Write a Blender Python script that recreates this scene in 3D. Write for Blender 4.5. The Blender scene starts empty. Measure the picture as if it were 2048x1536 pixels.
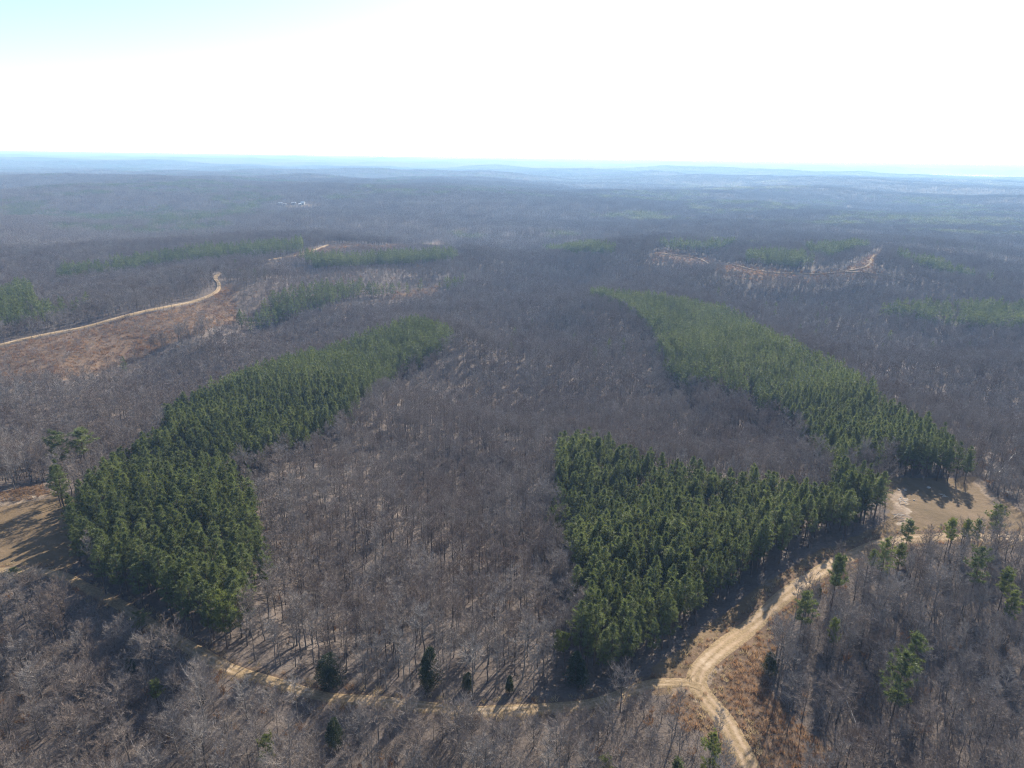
import bpy, math, random
import numpy as np
from mathutils import Vector, Matrix

# ------------------------------------------------------------------ camera, sky, sun, exposure
S = bpy.context.scene
COL = S.collection
CAM_H = 100.0
PITCH = math.radians(18.3)
ROLL = math.radians(0.76)
FPX = 1365.0
SUN_AZ = math.radians(28.0)      # clockwise from +Y (the view direction), i.e. ahead and to the right
SUN_EL = math.radians(31.0)

F = np.array([0.0, math.cos(PITCH), -math.sin(PITCH)])
R0 = np.array([1.0, 0.0, 0.0])
U0 = np.cross(R0, F)
RR = R0 * math.cos(ROLL) + U0 * math.sin(ROLL)
UU = np.cross(RR, F)
CAM = np.array([0.0, 0.0, CAM_H])

cam_d = bpy.data.cameras.new('camera')
cam_d.sensor_width = 36.0
cam_d.lens = 36.0 * FPX / 2048.0
cam_d.clip_start = 1.0
cam_d.clip_end = 200000.0
cam = bpy.data.objects.new('camera', cam_d)
COL.objects.link(cam)
cam.matrix_world = Matrix(((RR[0], UU[0], -F[0], CAM[0]), (RR[1], UU[1], -F[1], CAM[1]), (RR[2], UU[2], -F[2], CAM[2]), (0, 0, 0, 1)))
S.camera = cam

world = bpy.data.worlds.new('World')
S.world = world
world.use_nodes = True
wn = world.node_tree
wn.nodes.clear()
sky = wn.nodes.new('ShaderNodeTexSky')
sky.sky_type = 'NISHITA'
sky.sun_disc = False
sky.sun_elevation = SUN_EL
sky.sun_rotation = SUN_AZ
sky.altitude = 200
sky.air_density = 0.8
sky.dust_density = 0.6
sky.ozone_density = 1.0
bg = wn.nodes.new('ShaderNodeBackground')
bg.inputs['Strength'].default_value = 0.11
wo = wn.nodes.new('ShaderNodeOutputWorld')
wn.links.new(sky.outputs[0], bg.inputs[0])
wn.links.new(bg.outputs[0], wo.inputs[0])

sd = bpy.data.lights.new('sun', 'SUN')
sd.energy = 5.0
sd.angle = math.radians(0.53)
sd.color = (1.0, 0.92, 0.81)
sun = bpy.data.objects.new('sun', sd)
COL.objects.link(sun)
sdir = Vector((math.sin(SUN_AZ) * math.cos(SUN_EL), math.cos(SUN_AZ) * math.cos(SUN_EL), math.sin(SUN_EL)))
sun.rotation_euler = (-sdir).to_track_quat('-Z', 'Y').to_euler()
sun.location = (300, 500, 400)

S.view_settings.view_transform = 'Standard'
S.view_settings.look = 'None'
S.view_settings.exposure = 1.1
S.view_settings.gamma = 1.0
S.view_settings.use_curve_mapping = False
S.cycles.max_bounces = 5
S.cycles.diffuse_bounces = 3
S.cycles.transmission_bounces = 2
S.cycles.volume_bounces = 0
S.cycles.use_denoising = True
S.cycles.denoising_input_passes = 'RGB_ALBEDO_NORMAL'
S.cycles.denoising_prefilter = 'NONE'
S.cycles.use_adaptive_sampling = False
S.cycles.filter_width = 1.1
HAZE_DENSITY = 1.5e-4
HAZE_COLOR = (0.34, 0.58, 1.0)

rng = np.random.default_rng(11)
random.seed(5)

# ------------------------------------------------------------------ terrain shape
def vnoise(x, y, seed):
    xi = np.floor(x); yi = np.floor(y)
    fx = x - xi; fy = y - yi
    fx = fx * fx * (3 - 2 * fx); fy = fy * fy * (3 - 2 * fy)
    def h(a, b):
        v = np.sin(a * 127.1 + b * 311.7 + seed * 74.7) * 43758.5453
        return v - np.floor(v)
    return ((h(xi, yi) * (1 - fx) + h(xi + 1, yi) * fx) * (1 - fy) + (h(xi, yi + 1) * (1 - fx) + h(xi + 1, yi + 1) * fx) * fy) * 2 - 1

def sstep(a, b, x):
    t = np.clip((x - a) / (b - a), 0, 1)
    return t * t * (3 - 2 * t)

def ray(x, y):
    d = F * FPX + RR * (x - 1024.0) - UU * (y - 768.0)
    return d / np.linalg.norm(d)

def at_level(x, y, z):
    d = ray(x, y)
    t = (z - CAM_H) / d[2]
    return CAM + d * t

# survey points: picture column, picture row, height of the land (m) relative to the ridge road
SURVEY = [(1024, 1500, 0), (200, 1500, -3), (1900, 1500, -5), (1400, 1370, 0), (860, 1410, -1), (430, 1315, 0), (100, 1140, 1), (0, 1050, 1), (-300, 1100, 0),
          (1650, 1140, 1), (1850, 1060, 2), (2040, 1075, 1), (2300, 1150, -2), (2350, 1400, -8), (-300, 1450, -8),
          (300, 1080, -1), (400, 950, -6), (600, 820, -12), (860, 690, -19),
          (1300, 1150, -3), (1400, 1020, -7), (1900, 960, 0), (1750, 850, -6), (1500, 740, -13), (1250, 620, -21),
          (750, 1150, -9), (900, 950, -22), (1000, 800, -32), (1050, 680, -39), (1060, 580, -44), (1040, 500, -47), (1150, 1050, -10), (1450, 880, -19), (1250, 800, -27),
          (100, 880, -13), (300, 770, -26), (600, 680, -33), (820, 610, -38), (0, 780, -14),
          (100, 690, -11), (300, 630, -9), (440, 570, -9), (640, 500, -12), (200, 560, -20), (700, 545, -17), (860, 520, -24), (-300, 600, -12),
          (1960, 800, -24), (1800, 680, -36), (1600, 620, -40), (1350, 560, -40), (2040, 640, -30), (1850, 615, -31),
          (1300, 510, -17), (1500, 540, -15), (1750, 525, -11), (1900, 560, -22), (2300, 560, -25),
          (300, 450, -26), (1000, 440, -44), (1500, 450, -36), (2000, 470, -30), (700, 410, -30), (-200, 430, -20), (2300, 430, -30),
          (200, 380, -22), (900, 375, -32), (1500, 385, -30), (2000, 395, -32)]
_cp = np.array([list(at_level(*p)[:2]) + [p[2]] for p in SURVEY])
_cu = np.arctan2(_cp[:, 0], _cp[:, 1])
_cv = np.log(np.maximum(np.hypot(_cp[:, 0], _cp[:, 1]), 70))

LAKE_C = np.array([math.sin(math.radians(33.0)) * 13300, math.cos(math.radians(33.0)) * 13300])
LAKE_Z = -60.0

def terrain(x, y):
    x = np.asarray(x, float); y = np.asarray(y, float)
    shp = x.shape
    x = x.ravel(); y = y.ravel()
    r = np.hypot(x, y)
    u = np.arctan2(x, y); v = np.log(np.maximum(r, 70))
    num = np.zeros_like(x); den = np.zeros_like(x)
    for a, b, z in zip(_cu, _cv, _cp[:, 2]):
        w = 1.0 / ((u - a) ** 2 * 2.2 + (v - b) ** 2 + 0.004) ** 2
        num += w * z; den += w
    w0 = 1.0 / (np.maximum(v - math.log(6000), 0) + 0.9) ** 0  * np.where(v > math.log(3500), (v - math.log(3500)) * 60, 0)
    z = (num + w0 * (-36 + 56 * sstep(7000, 14000, r))) / (den + w0)
    z += 1.3 * vnoise(x / 55, y / 55, 1) + 0.35 * vnoise(x / 17, y / 17, 2) * (1 - sstep(220, 350, r))
    k = sstep(450, 1300, r)
    z += k * 8 * vnoise(x / 210, y / 210, 3)
    k = sstep(900, 2600, r)
    z += k * (36 * vnoise(x / 800 + 3.3, y / 680, 4) + 13 * vnoise(x / 330, y / 330, 14))
    k = sstep(3500, 9000, r)
    z += k * (26 * vnoise(x / 2600, y / 1500 + .4, 5))
    k = sstep(11000, 22000, r)
    z += k * 34 * vnoise(x / 7000, y / 3800, 6)
    # the reservoir far off
    c, s = math.cos(math.radians(33)), math.sin(math.radians(33))
    lx = (x - LAKE_C[0]) * c - (y - LAKE_C[1]) * s
    ly = (x - LAKE_C[0]) * s + (y - LAKE_C[1]) * c
    m = 1 - sstep(0.75, 1.15, np.hypot(lx / 1000, ly / 3000))
    z = z * (1 - m) + m * (LAKE_Z - 12)
    corr = 1 - sstep(0, 1, np.abs(lx) / 1500)
    corr = corr * sstep(4500, 8500, r) * (1 - sstep(13000, 14500, r))
    z = np.where(z > -46, z * (1 - corr) + corr * np.minimum(z, -46 + (z + 46) * .25), z)
    return z.reshape(shp)

_ts = np.exp(np.linspace(math.log(90), math.log(60000), 1800))
def ground_at(x, y, up=0.0):
    d = ray(x, y)
    P = CAM[None, :] + d[None, :] * _ts[:, None]
    h = P[:, 2] - terrain(P[:, 0], P[:, 1]) - up
    i = np.argmax(h < 0)
    if h[i] >= 0: i = len(_ts) - 1
    f = h[i - 1] / (h[i - 1] - h[i]) if i > 0 else 0
    p = P[i - 1] * (1 - f) + P[i] * f if i > 0 else P[0]
    return np.array([p[0], p[1], float(terrain(p[0], p[1]))])

def project(p):
    d = np.asarray(p, float) - CAM
    zc = d @ F
    return 1024 + FPX * (d @ RR) / zc, 768 - FPX * (d @ UU) / zc, zc

def plan(pts, up=0.0):
    out = []
    for p in pts:
        out.append(ground_at(p[0], p[1], p[2] if len(p) > 2 else up)[:2])
    return np.array(out)

def inside(poly, x, y):
    c = np.zeros(x.shape, bool)
    n = len(poly); j = n - 1
    for i in range(n):
        xi, yi = poly[i]; xj, yj = poly[j]
        if yi != yj:
            c ^= ((yi > y) != (yj > y)) & (x < (xj - xi) * (y - yi) / (yj - yi) + xi)
        j = i
    return c

def line_dist(line, x, y):
    best = np.full(x.shape, 1e9)
    for a, b in zip(line[:-1], line[1:]):
        ab = b - a; L = (ab @ ab) + 1e-9
        t = np.clip(((x - a[0]) * ab[0] + (y - a[1]) * ab[1]) / L, 0, 1)
        best = np.minimum(best, np.hypot(x - a[0] - t * ab[0], y - a[1] - t * ab[1]))
    return best

def smooth_line(pts, step):
    pts = np.asarray(pts)
    P = np.vstack([2 * pts[0] - pts[1], pts, 2 * pts[-1] - pts[-2]])
    out = []
    for i in range(1, len(P) - 2):
        p0, p1, p2, p3 = P[i - 1], P[i], P[i + 1], P[i + 2]
        n = max(2, int(np.linalg.norm(p2 - p1) / step))
        for k in range(n):
            t = k / n
            out.append(0.5 * (2 * p1 + (p2 - p0) * t + (2 * p0 - 5 * p1 + 4 * p2 - p3) * t * t + (3 * p1 - p0 - 3 * p2 + p3) * t ** 3))
    out.append(pts[-1])
    return np.array(out)

# ------------------------------------------------------------------ the plan of the place
STAND_EDGE = plan([(1160, 1420), (1190, 1330), (1290, 1290), (1400, 1210), (1500, 1130), (1780, 1005), (1790, 1085), (1650, 1138), (1460, 1286), (1400, 1345), (1350, 1392), (1290, 1385)])
U = 12.0      # canopy height of the plantation
STANDS = {
 'clearing': plan([(98, 996), (175, 1012), (160, 1075), (150, 1125), (215, 1185), (300, 1235), (380, 1275), (455, 1290), (500, 1262), (535, 1205), (532, 1110), (510, 1040),
                   (462, 985), (455, 960), (500, 930, 5), (560, 905, 5), (640, 880, 5), (690, 845, 5), (760, 775, 5), (800, 745, 5), (860, 715, 5), (893, 690, 5), (905, 655, U),
                   (835, 632, U), (740, 660, U), (640, 695, U), (560, 715, U), (480, 740, U), (400, 775, U), (335, 812, U), (330, 845, U), (260, 885, U), (200, 922, U), (140, 935, U), (100, 955, U)]),
 'road': plan([(1120, 885, U), (1150, 866, U), (1190, 870, U), (1240, 890, U), (1320, 912, U), (1400, 930, U), (1480, 938, U), (1550, 945, U), (1640, 965, U), (1690, 915, U), (1755, 940, U),
               (1783, 975, U), (1770, 1040), (1700, 1068), (1630, 1092), (1550, 1132), (1477, 1187), (1408, 1240), (1335, 1302), (1275, 1348), (1195, 1370), (1150, 1356),
               (1175, 1290), (1160, 1200), (1130, 1130), (1115, 1060), (1120, 1000), (1112, 950)]),
 'field': plan([(1690, 905, U), (1640, 880, U), (1600, 850, 6), (1560, 822, 6), (1500, 800, 6), (1430, 775, 6), (1360, 775, 5), (1338, 745, 5), (1325, 700, 5), (1290, 650, 5), (1255, 615, 6), (1180, 590, 8),
                (1180, 577, U), (1260, 580, U), (1360, 592, U), (1430, 605, U), (1500, 632, U), (1530, 655, U), (1600, 685, U), (1680, 720, U), (1720, 745, U), (1760, 780, U), (1810, 812, U), (1870, 840, U),
                (1920, 880, U), (1950, 915, U), (1948, 968), (1880, 966), (1830, 955), (1790, 948), (1762, 930)]),
}
FAR_STANDS = [plan(p) for p in (
 [(470, 655), (500, 625, 13), (540, 583, 13), (610, 565, 13), (720, 560, 13), (770, 572, 13), (720, 600), (650, 628), (560, 655), (500, 672)],
 [(870, 578), (885, 558, 13), (928, 555, 13), (932, 580), (900, 590)],
 [(690, 600), (740, 565, 13), (850, 562, 13), (860, 585), (780, 598)],
 [(118, 548), (160, 528, 13), (240, 512, 13), (350, 498, 13), (450, 487, 13), (540, 480, 13), (600, 480, 13), (570, 515), (450, 530), (340, 540), (240, 556), (120, 575)],
 [(578, 512), (585, 470, 13), (605, 475, 13), (605, 512)],
 [(600, 520), (640, 505, 13), (720, 508, 13), (800, 500, 13), (900, 495, 13), (915, 505, 13), (910, 530), (800, 535), (720, 540), (630, 545)],
 [(0, 650), (0, 580, 13), (35, 560, 13), (60, 560, 13), (70, 600, 13), (140, 600, 13), (180, 590, 13), (185, 628), (90, 660), (0, 672)],
 [(1755, 615, 13), (1800, 603, 13), (1900, 600, 13), (2060, 604, 13), (2060, 672), (1990, 674), (1900, 668), (1820, 650)],
 [(1490, 532), (1495, 500, 13), (1560, 500, 13), (1632, 503, 13), (1632, 538), (1560, 540)],
 [(1660, 525), (1600, 490, 13), (1720, 480, 13), (1740, 505)],
 [(1790, 525), (1795, 500, 13), (1870, 515, 13), (1950, 540, 13), (1985, 552, 13), (1985, 572), (1900, 560)],
 [(1085, 505), (1120, 490, 13), (1230, 488, 13), (1230, 520), (1150, 520)],
 [(1310, 500), (1330, 480, 13), (1440, 480, 13), (1470, 495), (1440, 510)],
 [(50, 395), (140, 382, 8), (230, 378, 8), (232, 392), (120, 404)],
 [(250, 372, 8), (380, 362, 8), (520, 372, 8), (560, 395), (380, 390)],
 [(590, 395, 8), (700, 385, 8), (860, 372, 8), (1000, 372, 8), (1050, 382), (860, 395), (680, 402)],
 [(1150, 388, 8), (1330, 378, 8), (1420, 385, 8), (1400, 400), (1250, 402)],
 [(1350, 420, 8), (1420, 400, 8), (1530, 400, 8), (1700, 400, 8), (1640, 425), (1450, 432)],
 [(1650, 440, 8), (1700, 420, 8), (1900, 415, 8), (2060, 425, 8), (2060, 460), (1850, 455)],
 [(690, 400, 8), (790, 340, 8), (900, 342, 8), (1000, 350, 8), (900, 356)],
)]

FIELDS = [plan(p) for p in (                       # mown, tan grass
 [(-60, 1000), (60, 992), (100, 985), (180, 1010), (165, 1080), (150, 1130), (120, 1155), (40, 1155), (-60, 1160)],
 [(1270, 1385), (1300, 1345), (1345, 1305), (1420, 1245), (1490, 1196), (1560, 1147), (1640, 1102), (1700, 1075), (1775, 1045), (1780, 1080), (1650, 1137), (1550, 1207), (1460, 1284), (1410, 1330), (1350, 1385)],
 [(1772, 955), (1830, 955), (1950, 955), (2010, 1000), (2060, 1035), (2060, 1085), (1900, 1082), (1800, 1090), (1760, 1078), (1775, 1030)],
)]
SEDGE = [plan(p) for p in (                        # orange-brown broomsedge
 [(-60, 720), (0, 695), (100, 672), (220, 645), (330, 622), (400, 605), (450, 570), (485, 570), (470, 590), (475, 640), (400, 668), (330, 690), (240, 730), (120, 760), (0, 775), (-60, 780)],
 [(1345, 1392), (1400, 1340), (1440, 1318), (1500, 1275), (1560, 1215), (1610, 1170), (1650, 1150), (1655, 1165), (1600, 1215), (1560, 1290), (1530, 1345), (1570, 1420), (1640, 1485), (1690, 1560), (1470, 1560), (1420, 1470), (1330, 1430)],
 [(1288, 525), (1330, 525), (1400, 540), (1450, 553), (1500, 562), (1600, 567), (1700, 562), (1790, 562), (1745, 535), (1765, 508), (1750, 505), (1725, 520), (1690, 538), (1600, 543), (1500, 535), (1420, 514), (1330, 501)],
 [(560, 518), (600, 505), (660, 490), (760, 492), (880, 480), (905, 495), (800, 496), (700, 500), (640, 512)],
 [(790, 583), (880, 572), (870, 590), (780, 600)],
 [(230, 538), (345, 532), (345, 537), (240, 545)],
 [(-60, 990), (0, 985), (80, 970), (100, 985), (60, 1000), (-60, 1010)],
 [(1800, 800), (1870, 792), (1900, 800), (1860, 812)],
)]
SOIL = [plan(p) for p in (                         # pale bare earth
 [(1338, 1386), (1375, 1350), (1405, 1332), (1440, 1325), (1428, 1360), (1425, 1400), (1405, 1412), (1380, 1392)],
 [(1785, 985), (1812, 970), (1815, 1010), (1822, 1040), (1800, 1055), (1785, 1030)],
 [(1955, 955), (1985, 985), (2010, 1010), (1995, 1015), (1965, 985), (1945, 962)],
 [(-60, 1003), (90, 990), (100, 996), (30, 1010), (-60, 1020)],
 [(1975, 406), (2000, 404), (2060, 406), (2060, 409)],
 [(548, 411), (630, 409), (660, 410), (630, 414), (560, 414)],
)]
THIN = [plan(p) for p in (                         # land with only scattered brush
 [(0, 780), (240, 730), (330, 700), (420, 690), (440, 640), (470, 600), (560, 560), (700, 545), (900, 560), (900, 600), (600, 650), (470, 690), (330, 740), (150, 790)],
 [(450, 560), (560, 520), (700, 500), (910, 480), (930, 520), (800, 560), (600, 560)],
)]

ROADS = {
 'ridge': (smooth_line(plan([(1510, 1560), (1490, 1512), (1474, 1486), (1449, 1441), (1412, 1396), (1393, 1364), (1412, 1325), (1500, 1254), (1596, 1172), (1690, 1116), (1770, 1086), (1830, 1078), (1920, 1074), (2060, 1076), (2200, 1080)]), 1.5), 2.4),
 'shaded': (smooth_line(plan([(1402, 1376), (1375, 1366), (1340, 1366), (1289, 1372), (1150, 1412), (1000, 1422), (860, 1415), (720, 1400), (600, 1380), (480, 1345), (420, 1318), (340, 1272), (260, 1221), (175, 1176), (120, 1150), (60, 1143), (-100, 1140)]), 1.5), 1.55),
 'cutover': (smooth_line(plan([(-80, 712), (0, 691), (100, 668), (220, 641), (330, 615), (395, 601), (432, 584), (437, 568), (430, 556), (446, 546), (500, 528), (590, 512), (625, 502), (656, 490)]), 4), 2.1),
 'knoll': (smooth_line(plan([(1310, 506), (1400, 519), (1500, 539), (1600, 548), (1690, 543), (1735, 532), (1745, 515), (1765, 497)]), 5), 1.6),
 'knoll_spur': (smooth_line(plan([(1690, 545), (1730, 546), (1790, 556), (1830, 568)]), 5), 1.4),
}

# ------------------------------------------------------------------ materials
def mat(name):
    m = bpy.data.materials.new(name); m.use_nodes = True
    m.node_tree.nodes.clear()
    return m, m.node_tree.nodes, m.node_tree.links

def ramp(N, stops):
    r = N.new('ShaderNodeValToRGB')
    e = r.color_ramp.elements
    while len(e) < len(stops): e.new(0.5)
    for k, (p, c) in enumerate(stops):
        e[k].position = p; e[k].color = (*c, 1)
    return r

def mixc(N, L, fac, a, b):
    m = N.new('ShaderNodeMix'); m.data_type = 'RGBA'
    if isinstance(fac, (int, float)): m.inputs[0].default_value = fac
    else: L.new(fac, m.inputs[0])
    for k, v in ((6, a), (7, b)):
        if isinstance(v, tuple): m.inputs[k].default_value = (*v, 1)
        else: L.new(v, m.inputs[k])
    return m.outputs[2]

def noise(N, L, scale, detail=4, rough=.6, vec=None):
    t = N.new('ShaderNodeTexNoise'); t.inputs['Scale'].default_value = scale
    t.inputs['Detail'].default_value = detail; t.inputs['Roughness'].default_value = rough
    if vec is not None: L.new(vec, t.inputs['Vector'])
    return t.outputs[0]

def math_n(N, L, op, a, b, clamp=False):
    m = N.new('ShaderNodeMath'); m.operation = op; m.use_clamp = clamp
    for k, v in ((0, a), (1, b)):
        if isinstance(v, (int, float)): m.inputs[k].default_value = v
        else: L.new(v, m.inputs[k])
    return m.outputs[0]

def patchy(N, L, oi):
    """0..1: each plant its own value, neighbours leaning alike (species patches)"""
    n = noise(N, L, .035, 2, .5, oi.outputs['Location'])
    n = math_n(N, L, 'MULTIPLY', math_n(N, L, 'SUBTRACT', n, .5), 1.6)
    return math_n(N, L, 'ADD', math_n(N, L, 'MULTIPLY', oi.outputs['Random'], .75), math_n(N, L, 'ADD', n, .125), True)

def leaf_mat(name, stops, trans=0.35, tcol=(1.05, 1.1, .7)):
    m, N, L = mat(name)
    oi = N.new('ShaderNodeObjectInfo')
    r = ramp(N, stops); L.new(patchy(N, L, oi), r.inputs[0])
    at = N.new('ShaderNodeAttribute'); at.attribute_name = 'tone'
    hs = N.new('ShaderNodeHueSaturation')
    L.new(r.outputs[0], hs.inputs['Color'])
    mr = N.new('ShaderNodeMapRange'); L.new(at.outputs['Fac'], mr.inputs[0])
    mr.inputs[3].default_value = .62; mr.inputs[4].default_value = 1.45
    L.new(mr.outputs[0], hs.inputs['Value'])
    d = N.new('ShaderNodeBsdfPrincipled'); L.new(hs.outputs[0], d.inputs['Base Color'])
    d.inputs['Roughness'].default_value = .55
    d.inputs['Specular IOR Level'].default_value = .35
    t = N.new('ShaderNodeBsdfTranslucent')
    mm = N.new('ShaderNodeVectorMath'); mm.operation = 'MULTIPLY'
    L.new(hs.outputs[0], mm.inputs[0]); mm.inputs[1].default_value = tcol
    L.new(mm.outputs[0], t.inputs[0])
    x = N.new('ShaderNodeMixShader'); x.inputs[0].default_value = trans
    L.new(d.outputs[0], x.inputs[1]); L.new(t.outputs[0], x.inputs[2])
    o = N.new('ShaderNodeOutputMaterial'); L.new(x.outputs[0], o.inputs[0])
    return m

def wood_mat(name, stops, rough=.85):
    m, N, L = mat(name)
    oi = N.new('ShaderNodeObjectInfo')
    r = ramp(N, stops); L.new(patchy(N, L, oi), r.inputs[0])
    tc = N.new('ShaderNodeTexCoord')
    n = noise(N, L, 2.5, 3, .6, tc.outputs['Object'])
    hs = N.new('ShaderNodeHueSaturation'); L.new(r.outputs[0], hs.inputs['Color'])
    mr = N.new('ShaderNodeMapRange'); L.new(n, mr.inputs[0]); mr.inputs[1].default_value = .25; mr.inputs[2].default_value = .75
    mr.inputs[3].default_value = .65; mr.inputs[4].default_value = 1.35
    L.new(mr.outputs[0], hs.inputs['Value'])
    d = N.new('ShaderNodeBsdfPrincipled'); L.new(hs.outputs[0], d.inputs['Base Color'])
    d.inputs['Roughness'].default_value = rough; d.inputs['Specular IOR Level'].default_value = .25
    o = N.new('ShaderNodeOutputMaterial'); L.new(d.outputs[0], o.inputs[0])
    return m

M = {}
M['needle'] = leaf_mat('pine_needles', [(0, (.086, .104, .040)), (.5, (.122, .142, .055)), (1, (.165, .183, .073))], .40)
M['needle_yellow'] = leaf_mat('young_pine_needles', [(0, (.105, .122, .038)), (1, (.150, .165, .050))], .45)
M['cedar'] = leaf_mat('cedar_scales', [(0, (.030, .046, .018)), (1, (.048, .066, .026))], .2)
M['dry_leaf'] = leaf_mat('dry_oak_leaves', [(0, (.20, .115, .055)), (1, (.27, .16, .085))], .35, (1.1, .95, .7))
M['sedge'] = leaf_mat('broomsedge_blades', [(0, (.19, .112, .070)), (.5, (.26, .165, .104)), (1, (.33, .235, .155))], .5, (1.1, 1, .8))
M['straw'] = leaf_mat('pale_dry_grass', [(0, (.30, .235, .14)), (1, (.44, .36, .235))], .45, (1.05, 1, .85))
M['twig'] = wood_mat('bare_twigs', [(0, (.195, .148, .117)), (.3, (.248, .202, .168)), (.55, (.240, .205, .178)), (.8, (.273, .239, .209)), (1, (.308, .275, .244))])
M['bark'] = wood_mat('grey_bark', [(0, (.085, .070, .058)), (.5, (.135, .115, .098)), (1, (.24, .215, .19))])
M['pine_bark'] = wood_mat('pine_bark', [(0, (.085, .060, .045)), (1, (.135, .095, .07))])
M['pale_wood'] = wood_mat('bleached_wood', [(0, (.42, .38, .33)), (1, (.60, .56, .50))])
M['rock'] = wood_mat('pale_stone', [(0, (.40, .37, .33)), (1, (.52, .48, .43))])

def ground_material():
    m, N, L = mat('ground_cover')
    g = N.new('ShaderNodeNewGeometry')
    pos = g.outputs['Position']
    at = N.new('ShaderNodeAttribute'); at.attribute_name = 'zone'
    sp = N.new('ShaderNodeSeparateColor'); L.new(at.outputs['Color'], sp.inputs[0])
    big = noise(N, L, .035, 5, .6, pos); mid = noise(N, L, .22, 5, .65, pos); fine = noise(N, L, 1.6, 5, .7, pos)
    lit = ramp(N, [(.28, (.060, .048, .041)), (.45, (.110, .088, .074)), (.6, (.152, .125, .105)), (.75, (.205, .172, .146))])
    L.new(math_n(N, L, 'ADD', math_n(N, L, 'MULTIPLY', mid, .5), math_n(N, L, 'MULTIPLY', fine, .5)), lit.inputs[0])
    litter = lit.outputs[0]
    fr = ramp(N, [(.30, (.100, .074, .040)), (.48, (.148, .105, .060)), (.62, (.195, .138, .085)), (.78, (.26, .19, .125))])
    L.new(math_n(N, L, 'ADD', math_n(N, L, 'MULTIPLY', big, .55), math_n(N, L, 'MULTIPLY', mid, .45)), fr.inputs[0])
    sr = ramp(N, [(.28, (.062, .045, .033)), (.45, (.115, .078, .051)), (.6, (.165, .110, .071)), (.75, (.21, .148, .097))])
    L.new(math_n(N, L, 'ADD', math_n(N, L, 'MULTIPLY', mid, .6), math_n(N, L, 'MULTIPLY', fine, .4)), sr.inputs[0])
    er = ramp(N, [(.3, (.15, .11, .075)), (.55, (.25, .19, .135)), (.75, (.46, .39, .31))])
    L.new(mid, er.inputs[0])
    edge = math_n(N, L, 'SUBTRACT', math_n(N, L, 'MULTIPLY', math_n(N, L, 'ADD', mid, fine), .75), .75)
    def weight(ch):
        v = math_n(N, L, 'ADD', ch, edge)
        mr = N.new('ShaderNodeMapRange'); L.new(v, mr.inputs[0]); mr.inputs[1].default_value = .3; mr.inputs[2].default_value = .7
        mul = math_n(N, L, 'MULTIPLY', mr.outputs[0], math_n(N, L, 'GREATER_THAN', ch, .02))
        return mul
    c = mixc(N, L, weight(sp.outputs['Red']), litter, fr.outputs[0])
    c = mixc(N, L, weight(sp.outputs['Green']), c, sr.outputs[0])
    c = mixc(N, L, weight(sp.outputs['Blue']), c, er.outputs[0])
    # far land is forest canopy, grey hardwood with green pine tracts
    fn = noise(N, L, .0011, 6, .62, pos)
    fr2 = ramp(N, [(.42, (.115, .100, .085)), (.5, (.10, .095, .072)), (.56, (.050, .068, .034)), (.7, (.045, .062, .03))])
    L.new(fn, fr2.inputs[0])
    c = mixc(N, L, at.outputs['Alpha'], c, fr2.outputs[0])
    b = N.new('ShaderNodeBump'); b.inputs['Strength'].default_value = .7; b.inputs['Distance'].default_value = .25
    L.new(math_n(N, L, 'ADD', fine, math_n(N, L, 'MULTIPLY', mid, 2)), b.inputs['Height'])
    d = N.new('ShaderNodeBsdfPrincipled'); L.new(c, d.inputs['Base Color']); d.inputs['Roughness'].default_value = .95
    d.inputs['Specular IOR Level'].default_value = .1
    L.new(b.outputs[0], d.inputs['Normal'])
    o = N.new('ShaderNodeOutputMaterial'); L.new(d.outputs[0], o.inputs[0])
    return m

def road_material(name='dirt_track', bare=1.2, spread=4.2):
    m, N, L = mat(name)
    g = N.new('ShaderNodeNewGeometry'); pos = g.outputs['Position']
    at = N.new('ShaderNodeAttribute'); at.attribute_name = 'across'      # -1 .. 1
    a = math_n(N, L, 'ABSOLUTE', at.outputs['Fac'], 0)
    mid = noise(N, L, .5, 5, .65, pos); fine = noise(N, L, 2.2, 4, .7, pos); big = noise(N, L, .09, 3, .5, pos)
    dirt = ramp(N, [(.3, (.24, .165, .100)), (.5, (.345, .25, .160)), (.7, (.47, .37, .26))]); L.new(math_n(N, L, 'ADD', math_n(N, L, 'MULTIPLY', mid, .5), math_n(N, L, 'MULTIPLY', big, .5)), dirt.inputs[0])
    grass = ramp(N, [(.3, (.16, .115, .062)), (.55, (.27, .195, .11)), (.75, (.36, .27, .17))]); L.new(fine, grass.inputs[0])
    # wheel tracks near |a| = .38, grass strip on the crown and at both edges
    tr = math_n(N, L, 'ABSOLUTE', math_n(N, L, 'SUBTRACT', a, .36), 0)
    w = math_n(N, L, 'SUBTRACT', bare, math_n(N, L, 'MULTIPLY', tr, spread))
    w = math_n(N, L, 'ADD', w, math_n(N, L, 'MULTIPLY', math_n(N, L, 'SUBTRACT', math_n(N, L, 'ADD', mid, big), 1.0), 2.4), True)
    c = mixc(N, L, w, grass.outputs[0], dirt.outputs[0])
    b = N.new('ShaderNodeBump'); b.inputs['Strength'].default_value = .5; b.inputs['Distance'].default_value = .12
    L.new(math_n(N, L, 'ADD', fine, mid), b.inputs['Height'])
    d = N.new('ShaderNodeBsdfPrincipled'); L.new(c, d.inputs['Base Color']); d.inputs['Roughness'].default_value = .95
    d.inputs['Specular IOR Level'].default_value = .1
    L.new(b.outputs[0], d.inputs['Normal'])
    o = N.new('ShaderNodeOutputMaterial'); L.new(d.outputs[0], o.inputs[0])
    return m

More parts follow.
